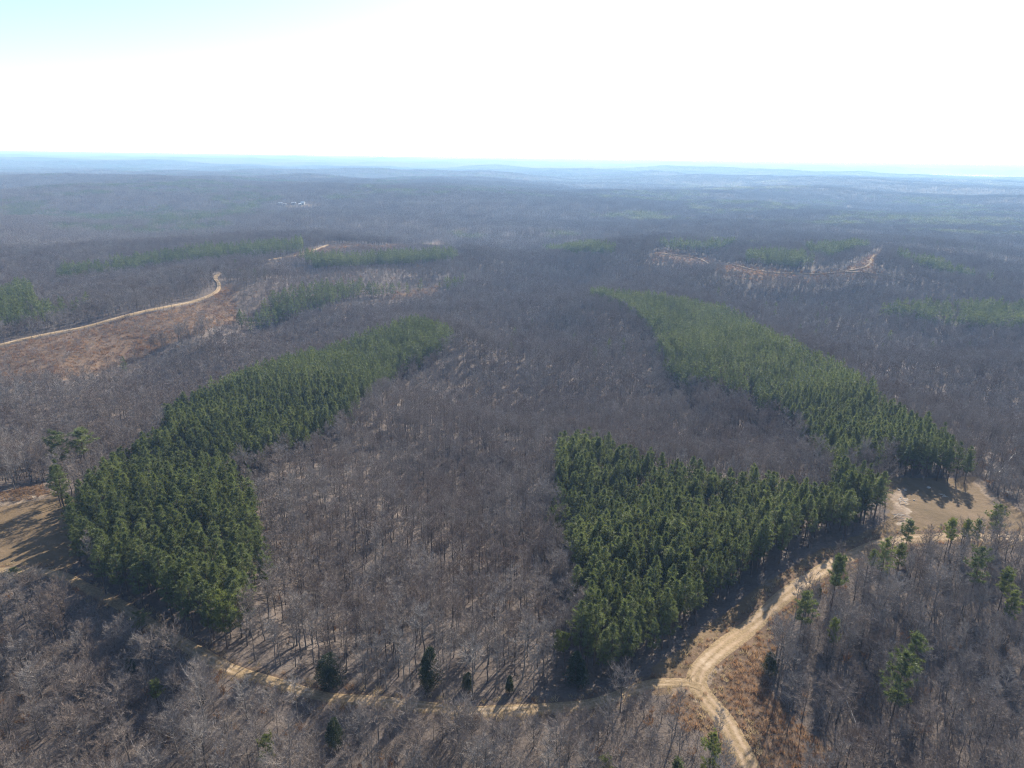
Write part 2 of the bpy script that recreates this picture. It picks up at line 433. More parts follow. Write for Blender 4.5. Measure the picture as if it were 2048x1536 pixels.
def plain(name, col, rough=.6, metal=0.0, var=.12, scale=1.5):
    m, N, L = mat(name)
    tc = N.new('ShaderNodeTexCoord')
    n = noise(N, L, scale, 4, .6, tc.outputs['Object'])
    c = mixc(N, L, n, tuple(v * (1 - var) for v in col), tuple(min(1, v * (1 + var)) for v in col))
    d = N.new('ShaderNodeBsdfPrincipled'); L.new(c, d.inputs['Base Color'])
    d.inputs['Roughness'].default_value = rough; d.inputs['Metallic'].default_value = metal
    o = N.new('ShaderNodeOutputMaterial'); L.new(d.outputs[0], o.inputs[0])
    return m
M['ground'] = ground_material()
M['road'] = road_material()
M['grass_track'] = road_material('grassy_track', .55, 3.4)
M['white_wall'] = plain('white_siding', (.5, .49, .47))
M['metal_roof'] = plain('pale_metal_roof', (.74, .75, .76), .35)
M['glass'] = plain('dark_glass', (.04, .05, .06), .1)
M['water'] = plain('lake_water', (.05, .07, .08), .06, 0, .1, .002)

# ------------------------------------------------------------------ helpers
class MB:
    def __init__(s): s.v = []; s.f = []; s.mi = []; s.tone = []
    def add(s, vs, fs, mi=0, tone=.5):
        o = len(s.v); s.v.extend([tuple(p) for p in vs])
        for f in fs: s.f.append(tuple(i + o for i in f)); s.mi.append(mi)
        s.tone.extend([tone] * len(vs))
    def tube(s, pts, rad, n=5, mi=0, tone=.5):
        pts = [np.asarray(p, float) for p in pts]
        vs = []; fs = []
        for i, p in enumerate(pts):
            d = pts[min(i + 1, len(pts) - 1)] - pts[max(i - 1, 0)]
            d = d / (np.linalg.norm(d) + 1e-9)
            a = np.cross(d, [0.31, 0.95, 0.05]) if abs(d[1]) < .9 else np.cross(d, [1, 0, 0])
            a /= np.linalg.norm(a); b = np.cross(d, a)
            for k in range(n):
                t = 2 * math.pi * k / n
                vs.append(p + (a * math.cos(t) + b * math.sin(t)) * rad[i])
        for i in range(len(pts) - 1):
            for k in range(n):
                k2 = (k + 1) % n
                fs.append((i * n + k, i * n + k2, (i + 1) * n + k2, (i + 1) * n + k))
        fs.append(tuple(range((len(pts) - 1) * n, len(pts) * n)))
        s.add(vs, fs, mi, tone)
    def blade(s, p, d, length, width, mi=0, tone=.5):
        d = np.asarray(d, float); d = d / (np.linalg.norm(d) + 1e-9)
        q = np.array([random.gauss(0, 1) for _ in range(3)]); w = np.cross(d, q); w /= np.linalg.norm(w) + 1e-9
        p = np.asarray(p, float)
        s.add([p - w * width * .5, p + w * width * .5, p + d * length], [(0, 1, 2)], mi, tone)
    def ribbon(s, pts, w0, w1, mi=0, tone=.5):
        pts = [np.asarray(p, float) for p in pts]
        q = np.array([random.gauss(0, 1) for _ in range(3)])
        d = pts[-1] - pts[0]; w = np.cross(d, q); w /= np.linalg.norm(w) + 1e-9
        vs = []; n = len(pts)
        for i, p in enumerate(pts):
            h = (w0 + (w1 - w0) * i / (n - 1)) * .5
            vs += [p - w * h, p + w * h]
        s.add(vs, [(2 * i, 2 * i + 1, 2 * i + 3, 2 * i + 2) for i in range(n - 1)], mi, tone)
    def box(s, c, sz, mi=0):
        c = np.asarray(c, float); h = np.asarray(sz, float) / 2
        vs = [c + h * np.array([a, b, d]) for d in (-1, 1) for b in (-1, 1) for a in (-1, 1)]
        s.add(vs, [(0, 2, 3, 1), (4, 5, 7, 6), (0, 1, 5, 4), (2, 6, 7, 3), (0, 4, 6, 2), (1, 3, 7, 5)], mi)
    def mesh(s, name, mats, smooth=False):
        me = bpy.data.meshes.new(name)
        me.from_pydata(s.v, [], s.f)
        for m in mats: me.materials.append(m)
        if len(mats) > 1: me.polygons.foreach_set('material_index', s.mi)
        t = me.attributes.new('tone', 'FLOAT', 'POINT'); t.data.foreach_set('value', s.tone)
        if smooth: me.polygons.foreach_set('use_smooth', [True] * len(me.polygons))
        me.update()
        return me

def put(name, me, parent=None, loc=None):
    o = bpy.data.objects.new(name, me); COL.objects.link(o)
    if parent is not None: o.parent = parent
    if loc is not None: o.location = loc
    return o
def tag(o, label, cat=None, group=None, kind=None):
    o['label'] = label
    if cat: o['category'] = cat
    if group: o['group'] = group
    if kind: o['kind'] = kind
    return o

# ------------------------------------------------------------------ the ground, one sheet to the horizon
def axis(lo, hi, step, grow, far_lo, far_hi):
    a = list(np.arange(lo, hi + .01, step))
    s = step; x = a[-1]
    while x < far_hi: s *= grow; x += s; a.append(x)
    s = step; x = a[0]; b = []
    while x > far_lo: s *= grow; x -= s; b.append(x)
    return np.array(b[::-1] + a)
gx = axis(-215, 235, 2.1, 1.04, -42000, 42000)
gy = axis(82, 330, 1.7, 1.026, -2500, 48000)
GX, GY = np.meshgrid(gx, gy)
GZ = terrain(GX, GY)
nx, ny = len(gx), len(gy)
GR = np.hypot(GX, GY)
zone = np.zeros((ny, nx, 4), np.float32)
for k, polys in ((0, FIELDS), (1, SEDGE), (2, SOIL)):
    for p in polys: zone[..., k] = np.maximum(zone[..., k], inside(p, GX, GY))
near_m = GR < 420
for key in ('ridge', 'shaded'):
    line, hw = ROADS[key]
    d = np.full(GX.shape, 1e9); d[near_m] = line_dist(line[::3], GX[near_m], GY[near_m])
    zone[..., 1] = np.maximum(zone[..., 1], .75 * (1 - sstep(hw, hw + (3.5 if key == 'ridge' else 1.5), d)))
zone[..., 3] = sstep(4500, 7000, GR)
me = bpy.data.meshes.new('ground')
idx = np.arange(nx * ny).reshape(ny, nx)
quads = np.stack([idx[:-1, :-1], idx[:-1, 1:], idx[1:, 1:], idx[1:, :-1]], -1).reshape(-1, 4)
me.vertices.add(nx * ny); me.vertices.foreach_set('co', np.stack([GX, GY, GZ], -1).astype(np.float32).ravel())
me.loops.add(quads.size); me.loops.foreach_set('vertex_index', quads.astype(np.int32).ravel())
me.polygons.add(len(quads)); me.polygons.foreach_set('loop_start', np.arange(0, quads.size, 4, dtype=np.int32))
me.polygons.foreach_set('use_smooth', np.ones(len(quads), bool))
ca = me.attributes.new('zone', 'FLOAT_COLOR', 'POINT'); ca.data.foreach_set('color', zone.ravel())
me.materials.append(M['ground'])
me.update(); me.validate()
tag(put('ground', me), 'rolling land covered in brown leaf litter and dry grass', kind='structure')

def road(name, key, label, lift=.10, surface='road'):
    line, hw = ROADS[key]
    offs = np.linspace(-1, 1, 9)
    t = np.gradient(line, axis=0); t /= np.linalg.norm(t, axis=1)[:, None] + 1e-9
    nrm = np.stack([t[:, 1], -t[:, 0]], -1)
    wob = 1 + .14 * vnoise(np.arange(len(line)) * .12, np.zeros(len(line)), 31)
    P = line[:, None, :] + nrm[:, None, :] * (offs[None, :, None] * hw * wob[:, None, None])
    Z = terrain(P[..., 0], P[..., 1]) + lift
    Z -= .05 * np.exp(-((np.abs(offs) - .36) / .13) ** 2)[None, :]
    Z -= (lift + .06) * (np.abs(offs) > .95)[None, :]
    n = len(line)
    ii = np.arange(n * 9).reshape(n, 9)
    q = np.stack([ii[:-1, :-1], ii[1:, :-1], ii[1:, 1:], ii[:-1, 1:]], -1).reshape(-1, 4)[:, ::-1]
    m = bpy.data.meshes.new(name)
    m.from_pydata(np.concatenate([P, Z[..., None]], -1).reshape(-1, 3).tolist(), [], q.tolist())
    a = m.attributes.new('across', 'FLOAT', 'POINT'); a.data.foreach_set('value', np.tile(offs, n).astype(np.float32))
    m.polygons.foreach_set('use_smooth', [True] * len(m.polygons))
    m.materials.append(M[surface]); m.update()
    return tag(put(name, m), label, kind='structure')
road('dirt_road', 'ridge', 'pale dirt road with two wheel tracks bending along the ridge')
road('dirt_road', 'shaded', 'grassy dirt track running along the foot of the bare wood', .12, 'grass_track')
road('dirt_road', 'cutover', 'winding dirt road across the cutover slope far off', .7)
road('dirt_road', 'knoll', 'reddish dirt road along the far cleared knoll', 1.0, 'grass_track')
road('dirt_road', 'knoll_spur', 'short pale spur of track below the far knoll', 1.1)

# lake
lm = MB()
c, s_ = math.cos(math.radians(33)), math.sin(math.radians(33))
ring = []
for k in range(48):
    a = 2 * math.pi * k / 48
    ex, ey = 1500 * math.cos(a), 3300 * math.sin(a)
    ring.append((LAKE_C[0] + ex * c + ey * s_, LAKE_C[1] - ex * s_ + ey * c, LAKE_Z))
lm.add(ring, [tuple(range(47, -1, -1))])
tag(put('lake', lm.mesh('lake', [M['water']])), 'pale shining arm of a lake near the horizon', kind='structure')

# ------------------------------------------------------------------ tree shapes
def rv(a, b): return random.uniform(a, b)
def unit(az, el): return np.array([math.cos(az) * math.cos(el), math.sin(az) * math.cos(el), math.sin(el)])

def pine_mesh(H=12.0, crown0=.42, rad=1.9, whorls=13, per=4, tufts=4, blades=24, bl=.50, bw=.075, tsides=6, ragged=.25, taper=.75):
    """trunk builder and crown builder of one pine"""
    tk, cr = MB(), MB()
    lean = (rv(-.2, .2), rv(-.2, .2))
    def axis_p(t): return np.array([lean[0] * t * t, lean[1] * t * t, H * t])
    tk.tube([axis_p(t) for t in (0, .15, .4, .7, .97)], [.15 * H / 12, .125 * H / 12, .1 * H / 12, .06 * H / 12, .012], tsides)
    for i in range(whorls):
        f = (i + rv(-.3, .3)) / (whorls - 1); f = min(max(f, 0), 1)
        t = crown0 + (1 - crown0) * f * .985
        prof = (min(1.0, .5 + f * 2.4)) * (1 - f) ** taper + .07
        n = per if f < .85 else max(3, per - 1)
        a0 = rv(0, 6.28)
        for k in range(n):
            if random.random() < .14: continue
            L = rad * prof * rv(1 - ragged * 1.6, 1 + ragged)
            az = a0 + 6.283 * k / n + rv(-.35, .35)
            el = -.12 + .75 * f + rv(-.2, .25)
            p0 = axis_p(t); d0 = unit(az, el)
            p1 = p0 + d0 * L * .55; p2 = p0 + d0 * L + np.array([0, 0, L * .22])
            tone = min(1, max(0, rv(.2, .8)))
            if tsides > 3: tk.ribbon([p0, p1, p2], .05, .02)
            nt = max(1, int(round(tufts * (.55 + .55 * prof))))
            for q in range(nt):
                u = .40 + .60 * (q + rv(.3, .95)) / nt
                c = p0 + (p1 - p0) * (u / .55) if u < .55 else p1 + (p2 - p1) * ((u - .55) / .45)
                side = np.array([-math.sin(az), math.cos(az), 0]) * rv(-.30, .30) * L
                c = c + side + np.array([0, 0, rv(-.05, .15)])
                tt = min(1, max(0, tone + rv(-.2, .2)))
                for b in range(blades):
                    d = np.array([random.gauss(0, 1), random.gauss(0, 1), random.gauss(.45, .8)]); d /= np.linalg.norm(d) + 1e-6
                    cr.blade(c + d * rv(0, .12), d + d0 * .25, bl * rv(.7, 1.2), bw * rv(.8, 1.2), 0, min(1, max(0, tt + rv(-.12, .12))))
    # leader
    for b in range(blades * 2):
        cr.blade(axis_p(.97) + np.array([0, 0, rv(-.3, .1)]), [random.gauss(0, .5), random.gauss(0, .5), 1], bl * rv(.8, 1.3), bw, 0, .7)
    return tk, cr

def bare_mesh(H=13.0, c0=.42, spread=2.4, limbs=17, subs=8, twigs=12, tw=.030, tl=.75, up=.75, r0=.13, sides=6, fork=False):
    tk, cr = MB(), MB()
    bend = [np.array([rv(-.25, .25), rv(-.25, .25), 0]) for _ in range(6)]
    def ap(t):
        k = min(int(t * 5), 4); g = t * 5 - k
        return bend[k] * (1 - g) * (t > 0) + bend[k + 1] * g * t + np.array([0, 0, H * t * .93])
    bend[0] *= 0
    tk.tube([ap(t) for t in (0, .1, .25, .45, .65, .82, .98)], [r0 * 1.25, r0, r0 * .88, r0 * .7, r0 * .48, r0 * .28, .015], sides)
    for i in range(limbs):
        t = c0 + (.97 - c0) * ((i + rv(0, 1)) / limbs)
        f = (t - c0) / (1 - c0)
        L = spread * (1.15 - .62 * f) * rv(.65, 1.25)
        az = i * 2.4 + rv(-.5, .5)
        el = up * rv(.55, 1.25)
        p0 = ap(t); d = unit(az, el)
        p1 = p0 + d * L * .5; p2 = p1 + (d + np.array([rv(-.25, .25), rv(-.25, .25), .35])) * L * .55
        r = r0 * (.42 - .26 * f)
        tk.tube([p0, p1, p2], [r, r * .6, .012], 3)
        for j in range(subs):
            u = rv(.22, 1.0)
            q0 = p0 + (p1 - p0) * u * 2 if u < .5 else p1 + (p2 - p1) * (u - .5) * 2
            dd = unit(az + rv(-1.3, 1.3), el + rv(-.5, .6))
            l2 = L * rv(.28, .52)
            q1 = q0 + dd * l2 * .55 + np.array([0, 0, l2 * .06]); q2 = q0 + dd * l2 + np.array([0, 0, l2 * .18])
            cr.ribbon([q0, q1, q2], tw * 1.5, tw * .7, 0, rv(0, 1))
            for k in range(twigs):
                v = rv(.15, 1)
                b = q0 + (q2 - q0) * v
                cr.blade(b, dd + np.array([random.gauss(0, .65), random.gauss(0, .65), random.gauss(.3, .45)]), tl * rv(.5, 1.3), tw * rv(.7, 1.1), 0, rv(0, 1))
    for k in range(twigs * 4):
        cr.blade(ap(rv(.85, .98)), [random.gauss(0, .6), random.gauss(0, .6), 1], tl * rv(.6, 1.3), tw, 0, rv(0, 1))
    return tk, cr

def shrub_mesh(H=2.2, stems=14, twigs=10, tw=.03):
    m = MB()
    for i in range(stems):
        az = rv(0, 6.28); el = rv(.6, 1.4); L = H * rv(.6, 1.1)
        b = np.array([rv(-.5, .5), rv(-.5, .5), -.05]); d = unit(az, el)
        e = b + d * L
        m.ribbon([b, b + d * L * .5 + np.array([0, 0, .05]), e], tw * 1.3, tw * .5)
        for k in range(twigs):
            m.blade(b + d * L * rv(.3, 1), d + np.array([random.gauss(0, .6), random.gauss(0, .6), random.gauss(.2, .4)]), H * .32 * rv(.5, 1.2), tw * .9)
    return m

def cedar_mesh(H=6.0, rad=1.7, n=4200, point=.8):
    tk, cr = MB(), MB()
    tk.tube([(0, 0, 0), (0, 0, H * .5), (0, 0, H * .92)], [.12, .08, .015], 5)
    heads = [(0, 0, 1.0, 1.0)] + [(rv(-.6, .6) * rad, rv(-.6, .6) * rad, rv(.55, .85), rv(.45, .7)) for _ in range(3)]
    for (hx, hy, hh, hr) in heads:
        lobes = [(rv(0, 6.28), rv(.1, .95), rv(.55, 1.3)) for _ in range(22)]
        for i in range(int(n * hh * hr * .62)):
            f = random.random() ** .8
            az = rv(0, 6.283)
            prof = (min(1, .5 + f * 2.6)) * (1 - f) ** point + .04
            k = 1.0
            for (la, lf, lk) in lobes:
                da = math.atan2(math.sin(az - la), math.cos(az - la))
                if abs(da) < .5 and abs(f - lf) < .13: k = lk
            rr = rad * hr * prof * k * (random.random() ** .55)
            p = np.array([hx + math.cos(az) * rr, hy + math.sin(az) * rr, .2 + f * (H * hh - .2)])
            cr.blade(p, unit(az, rv(.1, 1.1)) + np.array([random.gauss(0, .3)] * 3), rv(.22, .42), rv(.06, .10), 0, rv(0, 1))
    return tk, cr

def sedge_mesh(n=34, H=.95):
    m = MB()
    for i in range(n):
        d = unit(rv(0, 6.28), rv(.75, 1.5))
        m.blade((rv(-.35, .35), rv(-.35, .35), -.05), d, H * rv(.5, 1.15), rv(.04, .075), 0, rv(0, 1))
    return m

def merged(tk, cr, mats, name):
    m = MB()
    m.v = tk.v + cr.v; o = len(tk.v)
    m.f = tk.f + [tuple(i + o for i in f) for f in cr.f]
    m.mi = [0] * len(tk.f) + [1] * len(cr.f); m.tone = tk.tone + cr.tone
    return m.mesh(name, mats)

# near trees: trunk mesh and crown mesh kept apart, plus a joined version for the wood beyond
PINE = []      # (trunk mesh, crown mesh, joined mesh)
for k in range(6):
    t, c_ = pine_mesh(H=12, crown0=(.36, .42, .30, .46, .38, .33)[k], rad=(2.3, 2.0, 2.5, 2.1, 2.4, 1.9)[k])
    PINE.append((t.mesh('pine_trunk', [M['pine_bark']]), c_.mesh('pine_crown', [M['needle']]), merged(t, c_, [M['pine_bark'], M['needle']], 'pine')))
LONE = []
for k in range(4):
    t, c_ = pine_mesh(H=12, crown0=(.45, .52, .38, .55)[k], rad=(2.5, 2.2, 2.8, 2.5)[k], whorls=10, per=5, tufts=5, blades=26, bl=.58, bw=.085, ragged=.4, taper=.45)
    LONE.append((t.mesh('lone_pine_trunk', [M['pine_bark']]), c_.mesh('lone_pine_crown', [M['needle']]), c_.mesh('young_pine_crown', [M['needle_yellow']])))
SLIM = []
for k in range(6):
    t, c_ = bare_mesh(H=13, c0=(.42, .5, .36, .46, .4, .52)[k], spread=(2.2, 1.9, 2.6, 2.3, 2.0, 2.5)[k])
    SLIM.append((t.mesh('bare_trunk', [M['bark']]), c_.mesh('bare_crown', [M['twig']]), merged(t, c_, [M['bark'], M['twig']], 'bare_tree')))
WIDE = []
for k in range(5):
    t, c_ = bare_mesh(H=10, c0=(.28, .22, .33, .25, .3)[k], spread=(3.3, 3.8, 3.0, 3.5, 2.8)[k], limbs=22, subs=9, twigs=12, up=.72, r0=.16)
    WIDE.append((t.mesh('spreading_trunk', [M['bark']]), c_.mesh('spreading_crown', [M['twig']]), merged(t, c_, [M['bark'], M['twig']], 'spreading_tree')))
PINE_MID = []
for k in range(4):
    t, c_ = pine_mesh(H=12, crown0=(.34, .42, .3, .38)[k], rad=(2.3, 2.1, 2.5, 2.2)[k], whorls=9, per=4, tufts=2, blades=9, bl=.75, bw=.17, tsides=3)
    PINE_MID.append(merged(t, c_, [M['pine_bark'], M['needle']], 'pine_mid'))
BARE_MID = []
for k in range(5):
    t, c_ = bare_mesh(H=13, c0=(.3, .36, .25, .4, .33)[k], spread=(3.0, 2.6, 3.4, 2.8, 3.1)[k], limbs=15, subs=6, twigs=10, tw=.07, tl=1.0, r0=.15, sides=3)
    BARE_MID.append(merged(t, c_, [M['bark'], M['twig']], 'bare_mid'))

def tile(kind):
    m = MB()
    for i in range(6):
        for j in range(6):
            x, y = (i + rv(.1, .9)) * 5 - 15, (j + rv(.1, .9)) * 5 - 15
            h = rv(9.5, 14) if kind == 'bare' else rv(9, 12.5)
            b = np.array([x, y, -2.0])
            m.tube([b, b + np.array([0, 0, h * .9])], [.16, .05], 3, 0)
            tone = rv(.25, .75)
            if kind == 'bare':
                for k in range(46):
                    f = rv(.3, 1); a = rv(0, 6.28); rr = 2.4 * math.sin(math.pi * min(1, .25 + f * .75)) ** .6 * random.random() ** .5
                    m.blade((x + rr * math.cos(a), y + rr * math.sin(a), f * h - 1.5), [math.cos(a) * .6, math.sin(a) * .6, 1], rv(1.0, 2.2), rv(.13, .24), 1, min(1, max(0, tone + rv(-.3, .3))))
            else:
                for k in range(80):
                    f = rv(.3, 1); a = rv(0, 6.28); rr = 1.9 * (1 - f) ** .6 + .2
                    rr *= random.random() ** .4
                    m.blade((x + rr * math.cos(a), y + rr * math.sin(a), f * h - 1.2), [math.cos(a), math.sin(a), rv(.1, .9)], rv(.6, 1.05), rv(.24, .42), 1, min(1, max(0, tone - .2 + rv(-.3, .3))))
    return m.mesh(kind + '_tile', [M['bark'] if kind == 'bare' else M['pine_bark'], M['twig'] if kind == 'bare' else M['needle']])
TILE_BARE = [tile('bare') for _ in range(4)]
TILE_PINE = [tile('pine') for _ in range(3)]
SHRUB = [shrub_mesh(rv(1.8, 3.2), 14, 13).mesh('shrub', [M['twig']]) for _ in range(4)]
LEAFY = [shrub_mesh(rv(1.6, 2.4), 12, 14, .06).mesh('dry_leaf_shrub', [M['dry_leaf']]) for _ in range(2)]
SEDGE_M = [sedge_mesh().mesh('sedge_clump', [M['sedge']]) for _ in range(4)]
STRAW_M = [sedge_mesh(30, .8).mesh('straw_clump', [M['straw']]) for _ in range(2)]
CEDAR = []
for k in range(3):
    t, c_ = cedar_mesh(H=6, rad=(1.7, 2.1, 1.4)[k], point=(.55, .42, .6)[k])
    CEDAR.append((t.mesh('cedar_trunk', [M['bark']]), c_.mesh('cedar_crown', [M['cedar']])))

# ------------------------------------------------------------------ scattering
def scatter_group(name, meshes, P, rot, scl, idx, label, cat):
    """one object: points that carry an instance each (geometry nodes)"""
    col = bpy.data.collections.new(name + '_kinds')
    for k, me_ in enumerate(meshes):
        o = bpy.data.objects.new('%s_kind_%02d' % (name, k), me_); col.objects.link(o)
    me_ = bpy.data.meshes.new(name)
    n = len(P)
    me_.vertices.add(n); me_.vertices.foreach_set('co', np.asarray(P, np.float32).ravel())
    a = me_.attributes.new('rot', 'FLOAT_VECTOR', 'POINT'); a.data.foreach_set('vector', np.asarray(rot, np.float32).ravel())
    a = me_.attributes.new('scl', 'FLOAT_VECTOR', 'POINT'); a.data.foreach_set('vector', np.asarray(scl, np.float32).ravel())
    a = me_.attributes.new('pick', 'INT', 'POINT'); a.data.foreach_set('value', np.asarray(idx, np.int32))
    me_.update()
    ng = bpy.data.node_groups.new(name, 'GeometryNodeTree')
    ng.interface.new_socket('Geometry', in_out='INPUT', socket_type='NodeSocketGeometry')
    ng.interface.new_socket('Geometry', in_out='OUTPUT', socket_type='NodeSocketGeometry')
    N, L = ng.nodes, ng.links
    gi, go = N.new('NodeGroupInput'), N.new('NodeGroupOutput')
    ip = N.new('GeometryNodeInstanceOnPoints'); ip.inputs['Pick Instance'].default_value = True
    ci = N.new('GeometryNodeCollectionInfo'); ci.inputs['Collection'].default_value = col
    ci.inputs['Separate Children'].default_value = True; ci.inputs['Reset Children'].default_value = True
    def attr(nm, tp):
        x = N.new('GeometryNodeInputNamedAttribute'); x.data_type = tp; x.inputs['Name'].default_value = nm
        return x.outputs['Attribute']
    L.new(gi.outputs[0], ip.inputs['Points']); L.new(ci.outputs[0], ip.inputs['Instance'])
    L.new(attr('pick', 'INT'), ip.inputs['Instance Index'])
    L.new(attr('rot', 'FLOAT_VECTOR'), ip.inputs['Rotation']); L.new(attr('scl', 'FLOAT_VECTOR'), ip.inputs['Scale'])
    L.new(ip.outputs[0], go.inputs[0])
    o = put(name, me_)
    md = o.modifiers.new('scatter', 'NODES'); md.node_group = ng
    return tag(o, label, cat, kind='stuff')

def grid_points(r0, r1, step, margin=9.0, jitter=.45, seed=0):
    g = np.random.default_rng(100 + seed)
    half = math.radians(36.9 + margin)
    a = math.radians(27 + 11 * (seed % 4)); ca_, sa_ = math.cos(a), math.sin(a)
    X = np.arange(-1.05 * r1, 1.05 * r1, step)
    x, y = np.meshgrid(X, X); x = x.ravel(); y = y.ravel()
    x, y = x * ca_ - y * sa_, x * sa_ + y * ca_
    k = (y > 0) & (np.abs(x) < r1 * math.sin(half) + step) & (y < r1)
    x, y = x[k], y[k]
    x = x + g.uniform(-jitter, jitter, x.shape) * step; y = y + g.uniform(-jitter, jitter, x.shape) * step
    r = np.hypot(x, y)
    az = np.arctan2(x, y)
    k = (r >= r0) & (r < r1) & (np.abs(az) < half)
    return x[k], y[k]

def in_any(polys, x, y):
    c = np.zeros(x.shape, bool)
    for p in polys: c |= inside(p, x, y)
    return c

def open_ground(x, y, pad=1.6):
    c = in_any(FIELDS, x, y) | in_any(SEDGE, x, y) | in_any(SOIL, x, y)
    for key in ROADS:
        line, hw = ROADS[key]
        c |= line_dist(line[::3], x, y) < hw + pad
    return c

ALL_STANDS = list(STANDS.values())
HAND = []           # hand-placed trees: x, y, clear radius

# ---- hand-placed trees: column/row of foot, row of top
def height_for(foot, xt, yt):
    d = ray(xt, yt); P = np.asarray(foot)
    t = math.hypot(P[0], P[1]) / math.hypot(d[0], d[1])
    return CAM_H + d[2] * t - P[2]

def thing(name, loc, label, cat, group=None):
    o = bpy.data.objects.new(name, None); COL.objects.link(o)
    o.empty_display_size = .5
    o.location = loc
    return tag(o, label, cat, group)

def tree(name, loc, parts, sc, rz, label, cat, group=None, tilt=(0, 0)):
    o = thing(name, loc, label, cat, group)
    o.rotation_euler = (tilt[0], tilt[1], rz); o.scale = sc
    put('trunk', parts[0], o); put('crown', parts[1], o)
    return o

SINGLE_PINES = [  # foot x, foot y, top x, top y, kind, width, label
 (1597, 1283, 1598, 1184, 0, 1.0, 'lone pine standing on the verge of the sunlit dirt road'),
 (1661, 1222, 1668, 1112, 1, .85, 'slender tall pine where the sunlit road meets the pine shade'),
 (1780, 1452, 1785, 1298, 2, .95, 'tall pine with long bare leaning trunk in the bare brush'),
 (1814, 1368, 1820, 1266, 3, 1.0, 'round-headed pine just behind the tall leaning-trunk pine'),
 (1414, 1572, 1414, 1466, 2, .8, 'bushy pine beside the road where it leaves the picture'),
 (1808, 1110, 1812, 1040, 0, 1.05, 'pine in front of the pale bare earth of the field'),
 (1888, 1118, 1894, 1038, 3, .85, 'thin pine in front of the field, second along the road'),
 (1922, 1105, 1926, 1039, 1, .8, 'narrow dark pine of a close pair before the field'),
 (1944, 1105, 1947, 1038, 0, .8, 'narrow pine of a close pair, nearer the big field pine'),
 (1982, 1082, 1986, 1008, 2, 1.1, 'big spreading pine rising over the edge of the field'),
 (1940, 1195, 1945, 1092, 2, 1.0, 'dark bushy pine in the brush below the field road'),
 (1996, 1222, 2000, 1134, 1, 1.0, 'bright pine in the brush by the picture edge'),
 (2006, 1268, 2012, 1178, 0, .9, 'yellow-green pine below the bright pine at the picture edge'),
 (1757, 1172, 1762, 1078, 2, .9, 'pine at the corner of the field road, leaning over brush'),
 (1790, 1160, 1795, 1088, 0, .9, 'smaller pine beside the corner pine of the field road'),
 (1738, 1160, 1742, 1100, 1, .9, 'short pine on the shaded side of the corner pine'),
 (1655, 1325, 1661, 1238, 1, .7, 'thin yellowish pine in brush right of the grassy slope'),
 (1210, 1566, 1206, 1512, 0, 1.2, 'yellow-green pine top at the bottom border among bare twigs'),
 (1350, 1572, 1350, 1518, 1, 1.0, 'small dark pine top at the bottom border near the road'),
 (1113, 1336, 1112, 1265, 1, .75, 'slim pine at the corner of stand, standing apart in bare trees'),
 (1128, 1340, 1131, 1268, 3, .7, 'second slim pine beside the corner of the road stand'),
 (455, 1298, 452, 1180, 2, 1.0, 'bushy pine at the lowest tip of the clearing stand'),
 (285, 1268, 285, 1222, 2, 1.5, 'small yellow-green pine on the shaded track bank'),
 (318, 1420, 317, 1360, 1, 1.2, 'small yellow-green pine alone in the brown brush'),
 (540, 1540, 540, 1470, 2, 1.1, 'round green pine near the bottom border in bare brush'),
 (128, 952, 128, 862, 2, 1.35, 'large dark round-crowned pine behind the clearing stand'),
 (176, 948, 172, 858, 3, 1.25, 'large open-crowned pine beside the dark round one'),
 (30, 1165, 32, 1135, 0, 1.2, 'little green pine at the near edge of the tan clearing'),
]
YELLOW = {4, 6, 7, 9, 11, 12, 14, 16, 17, 19, 20, 21, 22, 23, 24}
for k, (xb, yb, xt, yt, kd, wd, lab) in enumerate(SINGLE_PINES):
    p = ground_at(xb, yb)
    h = height_for(p, xt, yt)
    s = h / 12.0
    parts = LONE[kd]
    tl = (0, 0)
    tree('pine_tree', p, (parts[0], parts[2] if k in YELLOW else parts[1]), (max(s, .55) * wd, max(s, .55) * wd, s), rv(0, 6.28), lab, 'pine tree')
    HAND.append((p[0], p[1], 2.2))

SINGLE_CEDARS = [
 (662, 1368, 662, 1308, 1, 1.15, 'big dark rounded cedar beside the grassy track'),
 (862, 1375, 864, 1296, 0, .8, 'pointed dark cedar in the thin bare wood'),
 (936, 1378, 936, 1346, 1, .9, 'low dark cedar bush in the bare wood'),
 (1019, 1385, 1018, 1352, 2, 1.0, 'narrow dark cedar behind the pale bare bush'),
 (1150, 1372, 1152, 1305, 0, .95, 'dark cedar at the foot of the road stand corner'),
 (672, 1490, 672, 1436, 0, .9, 'dark cedar near the bottom border below the track'),
 (1634, 1192, 1634, 1168, 1, .8, 'small dark round bush beside the bright road bank'),
 (1536, 1348, 1537, 1305, 1, .9, 'dark evergreen bush at the foot of a bare tree by the sedge'),
 (1990, 1045, 1992, 1022, 1, 1.2, 'dark bush against the far edge of the field'),
 (262, 1345, 262, 1315, 1, .9, 'dark evergreen bush hidden in the brown brush'),
]
for (xb, yb, xt, yt, kd, wd, lab) in SINGLE_CEDARS:
    p = ground_at(xb, yb); s = height_for(p, xt, yt) / 6.0
    tree('cedar_tree', p, CEDAR[kd], (s * wd * 1.1, s * wd * 1.1, s), rv(0, 6.28), lab, 'cedar tree')
    HAND.append((p[0], p[1], 2.2))

